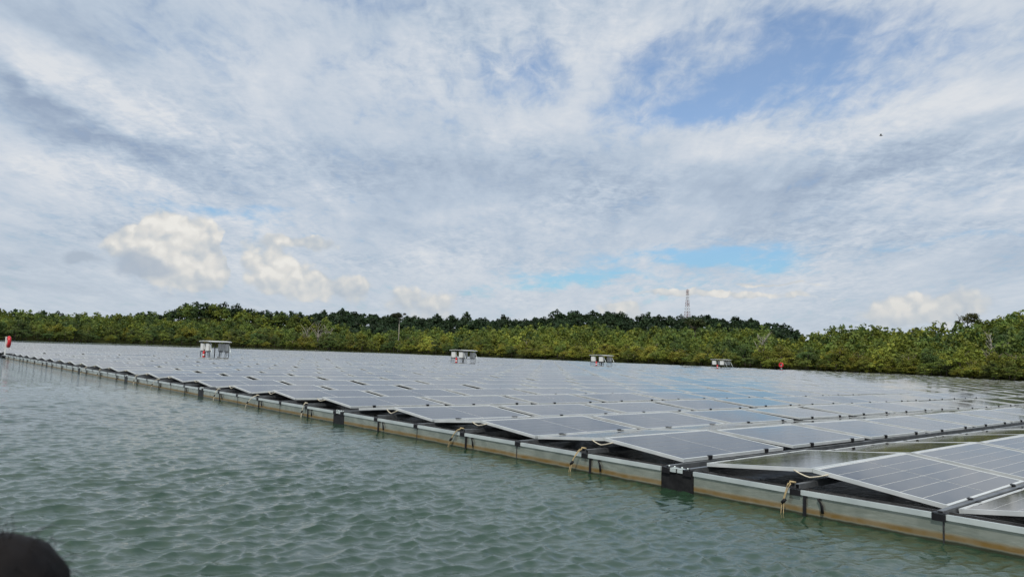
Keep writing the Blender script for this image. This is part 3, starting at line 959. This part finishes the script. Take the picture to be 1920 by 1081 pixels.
def build_rails():
    ridge_n = 0
    for k in range(-1, 22):
        for what in ('ridge', 'valley'):
            joint = (k % 3 == 1) if what == 'valley' else False
            s0 = tent_s(k) if what == 'ridge' else None
            spots = [s0] if what == 'ridge' else ([tent_s(k) - P_PITCH / 2] if not joint else [tent_s(k) - P_PITCH / 2 - P_GAP - 0.015, tent_s(k) - P_PITCH / 2 + 0.015])
            for n_, s in enumerate(spots):
                L = min(t_limit(s), 60)
                o = link('cross_rail', None); o.matrix_world = arr(0, s, 0)
                mb = MB()
                zt = GT + 0.044
                if what == 'ridge': z1 = zt
                else: z1 = min(zt, ZR - PW * math.sin(TH) - FH - .004)
                # channel section: two webs and a top
                mb.box(-.29, L, -.022, .022, z1 - .006, z1); mb.box(-.29, L, -.022, -.017, z1 - .05, z1 - .0062); mb.box(-.29, L, .017, .022, z1 - .05, z1 - .0062)
                mb.build('beam', M_STEEL, o)
                mb = MB(); mb.box(-.33, -.326, -.05, .05, GT - .055, GT - .002); mb.box(-.33, -.27, -.05, .05, GT + .001, GT + .006)
                mb.build('bracket', M_CLAMP, o)
                if what == 'ridge':
                    for x in (.55, 1.75, P_Q + .5):
                        mb = MB(); mb.box(x - .018, x + .018, -.018, .018, z1 + .0005, ZR - FH - .012); mb.build('post', M_BRIGHT, o)
                nm = ORD[k + 2]
                if what == 'ridge': lab = 'grey cross rail under the %s panel ridge from the right' % nm
                elif not joint: lab = 'grey cross rail in the valley before the %s ridge from the right' % nm
                else: lab = '%s cross rail at the trough joint before the %s ridge from the right' % ('right-hand' if n_ == 0 else 'left-hand', nm)
                tag(o, lab, 'rail', 'steel cross rails under the solar panels')


build_rails()

# added glossy black sheet, makes the shaded water under the panels read black
M_SHEET, b, p = mat('black_shade_sheet', (0.006, 0.006, 0.007), 0.16, 0.0, 1.45)
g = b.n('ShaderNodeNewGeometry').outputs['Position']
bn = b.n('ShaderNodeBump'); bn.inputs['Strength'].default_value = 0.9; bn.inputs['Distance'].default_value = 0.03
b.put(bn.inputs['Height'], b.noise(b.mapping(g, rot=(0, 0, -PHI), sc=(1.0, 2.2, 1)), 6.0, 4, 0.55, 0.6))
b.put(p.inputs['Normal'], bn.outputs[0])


def build_shade_sheet():
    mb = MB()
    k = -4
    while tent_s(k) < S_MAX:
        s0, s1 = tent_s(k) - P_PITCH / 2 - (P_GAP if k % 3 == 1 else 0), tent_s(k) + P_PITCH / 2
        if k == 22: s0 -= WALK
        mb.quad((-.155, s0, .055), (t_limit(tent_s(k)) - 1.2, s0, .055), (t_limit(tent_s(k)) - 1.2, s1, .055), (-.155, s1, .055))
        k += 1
    o = mb.build('shade_sheet', M_SHEET, None, A_MW)
    tag(o, 'added black sheet darkening the shaded water under the solar panels', None, None, 'structure')


build_shade_sheet()

# edge trough, module by module
J0, JM, OFF = tent_s(1) - P_PITCH / 2 - P_GAP / 2, 3 * P_PITCH + P_GAP, 0.31
HALF = 0.20


def build_troughs():
    for j in range(-1, 7):
        s0, s1 = J0 + j * JM + HALF, J0 + (j + 1) * JM - HALF
        o = link('float_trough', None); o.matrix_world = arr(-OFF, (s0 + s1) / 2, 0)
        h = (s1 - s0) / 2
        n = 3
        for i in range(n):                     # side plates, butted
            a, c = -h + 2 * h * i / n, -h + 2 * h * (i + 1) / n
            mb = MB(); mb.box(0, .006, a + .002, c - .002, -.28, GT - .043); mb.build('side_plate', M_SIDE, o)
        mb = MB(); mb.box(-.014, .008, -h, h, GT - .042, GT); mb.build('top_flange', M_BRIGHT, o)
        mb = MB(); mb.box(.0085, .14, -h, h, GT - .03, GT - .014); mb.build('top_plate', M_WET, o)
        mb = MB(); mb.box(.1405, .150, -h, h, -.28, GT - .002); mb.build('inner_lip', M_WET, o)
        for i in range(1, n):                  # cover strips over the plate seams
            a = -h + 2 * h * i / n
            mb = MB(); mb.box(-.005, -.0005, a - .006, a + .006, -.2, GT - .044); mb.build('seam_strip', M_WET, o)
        for k in range(3 * j + 1, 3 * j + 4):
            sl = tent_s(k) - (s0 + s1) / 2
            mb = MB(); mb.box(-.022, -.008, sl - .10, sl - .075, -.2, GT - .045); mb.build('strap', M_CLAMP, o)
            mb = MB(); mb.tube([(-.014, sl - .21, GT - .05), (-.02, sl - .245, .11), (-.016, sl - .25, .05)], .013, 5); mb.build('hose_end', M_CLAMP, o)
        words_ = ['nearest galvanised edge trough, running out of the right of the frame', 'galvanised edge trough between the two nearest black rubber joints']
        lab = words_[j + 1] if j < 1 else 'galvanised edge trough, %s section from the right along the water edge' % ORD[j + 2]
        tag(o, lab, 'trough', 'galvanised float troughs along the water edge')
    for j in range(0, 8):
        s = J0 + j * JM
        o = link('rubber_joint', None); o.matrix_world = arr(-OFF, s, 0)
        mb = MB()
        mb.box(-.004, .016, -HALF + .004, -.004, -.3, GT - .03); mb.build('rubber_sheet', M_BLACK, o)
        mb = MB()
        mb.box(.002, .020, -.006, HALF - .004, -.3, GT - .032); mb.build('rubber_sheet', M_BLACK, o)
        for a, c in ((-HALF + .05, -.01), (.01, HALF - .05)):
            mb = MB(); mb.box(-.016, -.005, a, c, GT - .036, GT - .002); mb.box(-.016, .06, a, c, GT - .0015, GT + .004)
            bl = mb.build('clamp_plate', M_BRIGHT, o)
            for q in (.25, .75):
                y = a + (c - a) * q
                mb = MB(); mb.tube([(.02, y, GT + .0045), (.02, y, GT + .022)], .010, 6); mb.build('bolt', M_BRIGHT, bl)
        lab = 'black rubber joint between edge troughs, nearest to the boat' if j == 0 else 'black rubber joint sheet between edge troughs, %s from the right' % ORD[j + 1]
        tag(o, lab, 'rubber joint', 'black rubber joints along the edge troughs')


build_troughs()


def build_ropes():
    q = random.Random(9)
    for k in range(0, 16):
        s = tent_s(k)
        mb = MB()
        sag = .055 + q.uniform(-.01, .02)
        z0 = ZR - .022
        pts = []
        for i in range(9):
            u = i / 8; w = -.15 + .33 * u
            zz = z0 - abs(w) * math.sin(TH) - sag * (1 - abs(2 * u - 1) ** 1.3) + .002
            pts.append((-.012 - .015 * math.sin(math.pi * u), w, zz))
        mb.tube(pts, .0065, 6)
        o = mb.build('earth_cable', M_ROPE, None, arr(0, s, 0))
        tag(o, 'pale cable loop hanging below the peak of the %s ridge from the right' % ORD[k + 2], 'cable', 'pale cable loops at the ridge ends')
    for k in (0, 1, 2, 4, 5, 6, 8, 9, 11, 12):
        s = tent_s(k)
        o = link('mooring_rope', None); o.matrix_world = arr(-OFF, s, 0)
        for st in (-.008, .008):
            mb = MB()
            out_ = .05 if k == 0 else (.09 + .07 * math.sin(k * 2.7))
            dr = .05 if k == 0 else .15 + .09 * math.sin(k * 4.1)
            pts = []
            for i in range(9):
                u = i / 8
                pts.append((-.02 - out_ * math.sin(u * 1.5), .05 + st + dr * u ** .8 + .006 * math.sin(u * 7 + st * 300), GT + .045 - (GT + .11) * u ** 1.5))
            mb.tube(pts, .0045, 6); mb.build('strand', M_ROPE2 if k < 3 else M_ROPE, o)
        mb = MB()
        mb.tube([(-.02 - out_ * math.sin(.9), .05 + dr * .6 ** .8 - .014, GT + .045 - (GT + .11) * .6 ** 1.5 + .012), (-.02 - out_ * math.sin(1.0), .05 + dr * .66 ** .8 + .014, GT + .045 - (GT + .11) * .66 ** 1.5)], .016, 6)
        mb.build('knot', M_CLAMP, o)
        mb = MB(); mb.tube([(.03, .02, GT + .052), (-.01, .05, GT + .062), (-.024, .06, GT + .02)], .010, 6); mb.build('hitch', M_ROPE2 if k < 3 else M_ROPE, o)
        lab = 'tan double rope hanging into the water from the nearest trough' if k == 0 else 'rope hanging into the water below the %s ridge from the right' % ORD[k + 2]
        tag(o, lab, 'rope', 'ropes hanging from the edge trough into the water')


build_ropes()


# walkway with inverter shelters
def build_walkway():
    o = link('walkway', None); o.matrix_world = arr(0, STATION_S, 0)
    for i in range(24):
        mb = MB(); t0 = -0.25 + i * 4.05
        mb.box(t0, t0 + 4.02, -.95, .95, .14, .19); mb.build('deck_board', M_STEEL, o)
    tag(o, 'grey float walkway between the panel blocks under the inverter shelters', 'walkway')


build_walkway()


def build_station(i, t):
    o = link('inverter_shelter', None); o.matrix_world = arr(t, STATION_S, 0)
    wt, ws = .82, 1.16
    zd, zr_ = .2, 1.52
    mb = MB()
    n = 10
    for q in range(n):                          # gently arched roof sheet
        a, c = -ws + 2 * ws * q / n, -ws + 2 * ws * (q + 1) / n
        f = lambda y: zr_ + .05 * (1 - (y / ws) ** 2)
        mb.quad((-wt, a, f(a)), (-wt, c, f(c)), (wt, c, f(c) + .03), (wt, a, f(a) + .03)) if False else None
        mb.quad((wt, a, f(a)), (wt, c, f(c)), (-wt, c, f(c)), (-wt, a, f(a)))
        mb.quad((-wt, a, f(a) - .045), (-wt, c, f(c) - .045), (wt, c, f(c) - .045), (wt, a, f(a) - .045))
        mb.quad((-wt, a, f(a)), (-wt, c, f(c)), (-wt, c, f(c) - .045), (-wt, a, f(a) - .045))
        mb.quad((wt, a, f(a) - .045), (wt, c, f(c) - .045), (wt, c, f(c)), (wt, a, f(a)))
    mb.quad((-wt, -ws, zr_ - .045), (wt, -ws, zr_ - .045), (wt, -ws, zr_), (-wt, -ws, zr_))
    mb.quad((wt, ws, zr_ - .045), (-wt, ws, zr_ - .045), (-wt, ws, zr_), (wt, ws, zr_))
    mb.build('roof', M_ROOF, o)
    for st in (-1, 1):
        for ss in (-1, 1):
            mb = MB(); mb.box(st * .7 - .022, st * .7 + .022, ss * .98 - .02, ss * .98 + .02, zd, zr_ - .046); mb.build('post', M_STEEL, o)
        mb = MB(); mb.tube([(st * .7, -1.0, zr_ - .25), (st * .7 + .05, -1.5, zd + .12)], .024, 6); mb.build('brace', M_BRIGHT, o)
    for st in (-1, 1):
        mb = MB(); mb.box(st * .7 - .015, st * .7 + .015, -.96, .96, .70, .73); mb.build('crossbar', M_CLAMP, o)
    for st in (-1, 1):
        for ss in (-1, 1):
            e = mbx = MB()
            t0, t1 = (st * .66 - .12, st * .66 + .12)
            mbx.box(t0, t1, ss * .60 - .26, ss * .60 + .26, .82, 1.34)
            inv = mbx.build('inverter', M_WHITE, o)
            mb = MB(); mb.box(t0 + .02, t1 - .02, ss * .60 - .22, ss * .60 + .22, .76, .819); mb.build('terminal_tray', M_CLAMP, inv)
            mb = MB(); mb.box(t0 - .012, t1 + .012, ss * .60 - .27, ss * .60 + .27, 1.3405, 1.36); mb.build('cover', M_ROOF, inv)
            for w in (-.2, -.07, .07, .2):
                mb = MB(); mb.tube([(st * .66, ss * .60 + w, .76), (st * .63, ss * .60 + w * 1.25, .5), (st * .5, ss * .60 + w * 1.6, .2)], .012, 5); mb.build('cable', M_CLAMP, inv)
    mb = MB(); mb.box(-.02, .02, -.05, .05, zd, 1.3); mb.build('centre_post', M_CLAMP, o)
    names = ['leftmost white inverter shelter, nearest to the boat, on the solar array', 'inverter shelter second from the left, with white boxes under a pale roof',
             'inverter shelter second from the right, on the bluish part of the array', 'rightmost and farthest inverter shelter, near the wooded shore']
    tag(o, names[i], 'inverter shelter', 'roofed inverter shelters standing in a line')
    e = link('fire_extinguisher', None); e.matrix_world = arr(t - .74, STATION_S + .08, .19)
    mb = MB(); mb.lathe([(.001, 0), (.10, 0), (.11, .03), (.11, .52), (.07, .60), (.03, .63), (.001, .63)], 14); mb.build('cylinder', M_RED, e)
    mb = MB(); mb.lathe([(.1115, .26), (.1125, .27), (.1125, .36), (.1115, .37)], 14); mb.build('label', M_WHITE, e)
    mb = MB(); mb.box(-.03, .03, -.02, .02, .63, .70); mb.box(-.03, .03, -.02, .14, .70, .72); mb.build('valve', M_CLAMP, e)
    mb = MB(); mb.tube([(0, -.03, .67), (-.02, -.14, .6), (-.02, -.15, .3), (-.02, -.13, .15)], .014, 6); mb.build('hose', M_CLAMP, e)
    n2 = ['leftmost', 'second from left', 'third from left', 'rightmost']
    tag(e, 'red fire extinguisher under the %s inverter shelter' % n2[i], 'fire extinguisher', 'red fire extinguishers at the inverter shelters')


for i_, t_ in enumerate(STATIONS): build_station(i_, t_)


def build_ring(t, s, side, label):
    o = link('life_ring_post', None); o.matrix_world = arr(t, s, 0)
    mb = MB(); mb.box(-.035, .035, -.05, .05, .12, 1.36); mb.build('post', M_WHITE, o)
    mb = MB(); mb.box(-.16, .16, -.16, .16, .05, .118); mb.build('foot', M_CLAMP, o)
    mb = MB(); mb.box(min(side * .0355, side * .2), max(side * .0355, side * .2), -.12, .12, .57, .60); mb.build('ring_shelf', M_WHITE, o)
    tag(o, 'white post that carries the ' + label, 'post', 'white posts carrying life rings')
    e = link('life_ring', None); e.matrix_world = arr(t + side * .155, s, 1.025)
    mb = MB(); mb.torus(.28, .105, (0, 0, 0), 'x'); mb.build('ring', M_RED, e)
    mb = MB(); mb.box(side * -.09 - .02, side * -.09 + .02, -.11, .11, -.13, .12); mb.build('rope_bag', M_WHITE, e)
    tag(e, label, 'life ring', 'red life rings on white posts')


build_ring(-.2, 53.2, 1, 'red life ring at the near corner, left edge of frame')
build_ring(96.9, STATION_S, -1, 'small red life ring at the far edge, right of shelters')

# ------------------------------------------------------------------ bird
def build_bird():
    a, el_ = 0.4728, 0.2796
    D = 62.0
    o = link('bird', None)
    o.location = (D * math.sin(a), D * math.cos(a), HC + math.tan(el_) * D); o.rotation_euler = (0, 0, 1.1)
    mb = MB(); mb.lathe([(.001, -.14), (.03, -.09), (.045, 0), (.03, .08), (.02, .12), (.001, .15)], 8)
    me = mb.build('body', M_BIRD, o); me.rotation_euler = (math.pi / 2, 0, 0)
    for sx in (-1, 1):
        mb = MB()
        for z in (0, .008):
            mb.quad((sx * .03, -.05, z), (sx * .03, .06, z), (sx * .17, .07, z + .07), (sx * .17, -.03, z + .07))
            mb.quad((sx * .17, -.03, z + .07), (sx * .17, .07, z + .07), (sx * .34, .0, z + .05), (sx * .33, -.02, z + .05))
        mb.build('wing', M_BIRD, o)
    tag(o, 'tiny dark bird flying against the grey cloud at upper right', 'bird')


build_bird()

# ------------------------------------------------------------------ person sitting low in the boat, only the top of the hair in the picture
def build_person():
    hx, hy, hz_ = -0.722, 1.03, 0.910
    o = link('person', None); o.location = (hx, hy, 0.0)
    # body: one skinned figure, seated, knees forward
    vs = [(0, 0, .30), (0, -.01, .50), (0, .0, .66), (0, .01, .78), (0, .02, .93),
          (-.19, 0, .70), (-.25, .10, .48), (-.20, .30, .40), (.19, 0, .70), (.25, .10, .48), (.20, .30, .40),
          (-.10, .05, .28), (-.13, .44, .33), (-.13, .42, .0), (-.13, .55, -.03), (.10, .05, .28), (.13, .44, .33), (.13, .42, .0), (.13, .55, -.03)]
    es = [(0, 1), (1, 2), (2, 3), (3, 4), (2, 5), (5, 6), (6, 7), (2, 8), (8, 9), (9, 10), (0, 11), (11, 12), (12, 13), (13, 14), (0, 15), (15, 16), (16, 17), (17, 18)]
    rs = [.15, .14, .14, .06, .055, .07, .05, .035, .07, .05, .035, .09, .065, .05, .04, .09, .065, .05, .04]
    me = bpy.data.meshes.new('body'); me.from_pydata(vs, es, []); me.materials.append(M_SHIRT)
    bo = link('body', me, o)
    md = bo.modifiers.new('skin', 'SKIN')
    for i, rr in enumerate(rs): me.skin_vertices[0].data[i].radius = (rr, rr * .85)
    me.skin_vertices[0].data[0].use_root = True
    bo.modifiers.new('sub', 'SUBSURF').levels = 2
    bo.location = (0, 0, 0)
    # head with face, facing away from the camera
    mb = MB()
    prof = [(.001, -.125), (.05, -.12), (.07, -.09), (.082, -.03), (.09, .03), (.085, .08), (.06, .115), (.03, .128), (.001, .131)]
    mb.lathe(prof, 20)
    mb.tube([(0, .085, .02), (0, .112, -.02), (0, .086, -.03)], [.010, .016, .010], 6)
    for sx in (-1, 1): mb.tube([(sx * .088, -.005, .03), (sx * .1, -.012, .005), (sx * .088, -.003, -.03)], [.012, .016, .009], 6)
    hd = mb.build('head', M_SKIN, o, Matrix.Translation((0, .02, hz_)))
    mb = MB()
    for sx in (-1, 1): mb.tube([(sx * .032, .078, .015), (sx * .032, .088, .015)], .011, 8)
    mb.tube([(-.022, .083, -.062), (0, .088, -.064), (.022, .083, -.062)], .005, 6)
    mb.build('eyes_and_mouth', M_HAIR, hd)
    # hair: cap plus many locks
    r = np.random.default_rng(4)
    mb = MB()
    mb.lathe([(.098, -.06), (.108, -.01), (.110, .04), (.103, .085), (.075, .122), (.04, .138), (.001, .143)], 24)
    cap = mb
    for i in range(1500):
        d = r.normal(size=3); d /= np.linalg.norm(d)
        if d[2] < -.35 or (d[1] > .6 and d[2] < .35): continue
        p0 = np.array([d[0] * .104, d[1] * .106, d[2] * .128 + .005])
        L = r.uniform(.008, .026)
        tang = np.cross(d, r.normal(size=3)); tang /= np.linalg.norm(tang)
        p1 = p0 + d * L * .45 + tang * L * .35; p2 = p0 + d * L * .6 + tang * L * .9 + np.array([0, 0, -.3 * L])
        cap.tube([tuple(p0), tuple(p1), tuple(p2)], [.0016, .0013, .0005], 3)
    for i in range(420):
        d = r.normal(size=3); d /= np.linalg.norm(d)
        if d[2] < 0: continue
        p0 = np.array([d[0] * .104, d[1] * .106, d[2] * .128 + .005]); L = r.uniform(.02, .05)
        tang = np.cross(d, r.normal(size=3)); tang /= np.linalg.norm(tang)
        cap.tube([tuple(p0), tuple(p0 + d * L * .6 + tang * L * .3), tuple(p0 + d * L * .75 + tang * L * .9)], [.0007, .0006, .0003], 3)
    cap.build('hair', M_HAIR, hd)
    tag(o, 'top of a dark-haired head, blurred, in the bottom left corner', 'person')


build_person()


def build_boat():
    o = link('boat', None); o.location = (-0.35, -0.6, 0.0)
    st = [(-2.2, .95), (-1.0, 1.0), (0.3, 1.0), (1.4, .85), (2.1, .55), (2.6, .06)]
    secs = []
    for y, w in st:
        secs.append([(-w, y, .42), (-w * .92, y, .1), (-w * .6, y, -.18), (0, y, -.25), (w * .6, y, -.18), (w * .92, y, .1), (w, y, .42)])
    mb = MB()
    for a in range(len(secs) - 1):
        for k in range(6):
            mb.quad(secs[a][k], secs[a + 1][k], secs[a + 1][k + 1], secs[a][k + 1])
            inn = lambda q: (q[0] * .96, q[1], q[2] + .03)
            mb.quad(inn(secs[a][k + 1]), inn(secs[a + 1][k + 1]), inn(secs[a + 1][k]), inn(secs[a][k]))
        for k in (0, 6):
            mb.quad(secs[a][k], secs[a + 1][k], (secs[a + 1][k][0] * .96, secs[a + 1][k][1], .45), (secs[a][k][0] * .96, secs[a][k][1], .45))
    for k in range(6): mb.quad(secs[0][k + 1], secs[0][k], (secs[0][k][0] * .9, -2.2, .3), (secs[0][k + 1][0] * .9, -2.2, .3))
    mb.build('hull', M_BOAT, o)
    for y in (-.9, 1.55):
        mb = MB(); mb.box(-.8, .8, y - .17, y + .17, .12, .16); mb.build('bench', M_BOAT, o)
    tag(o, 'small open boat below the frame that carries the seated person', 'boat')


build_boat()
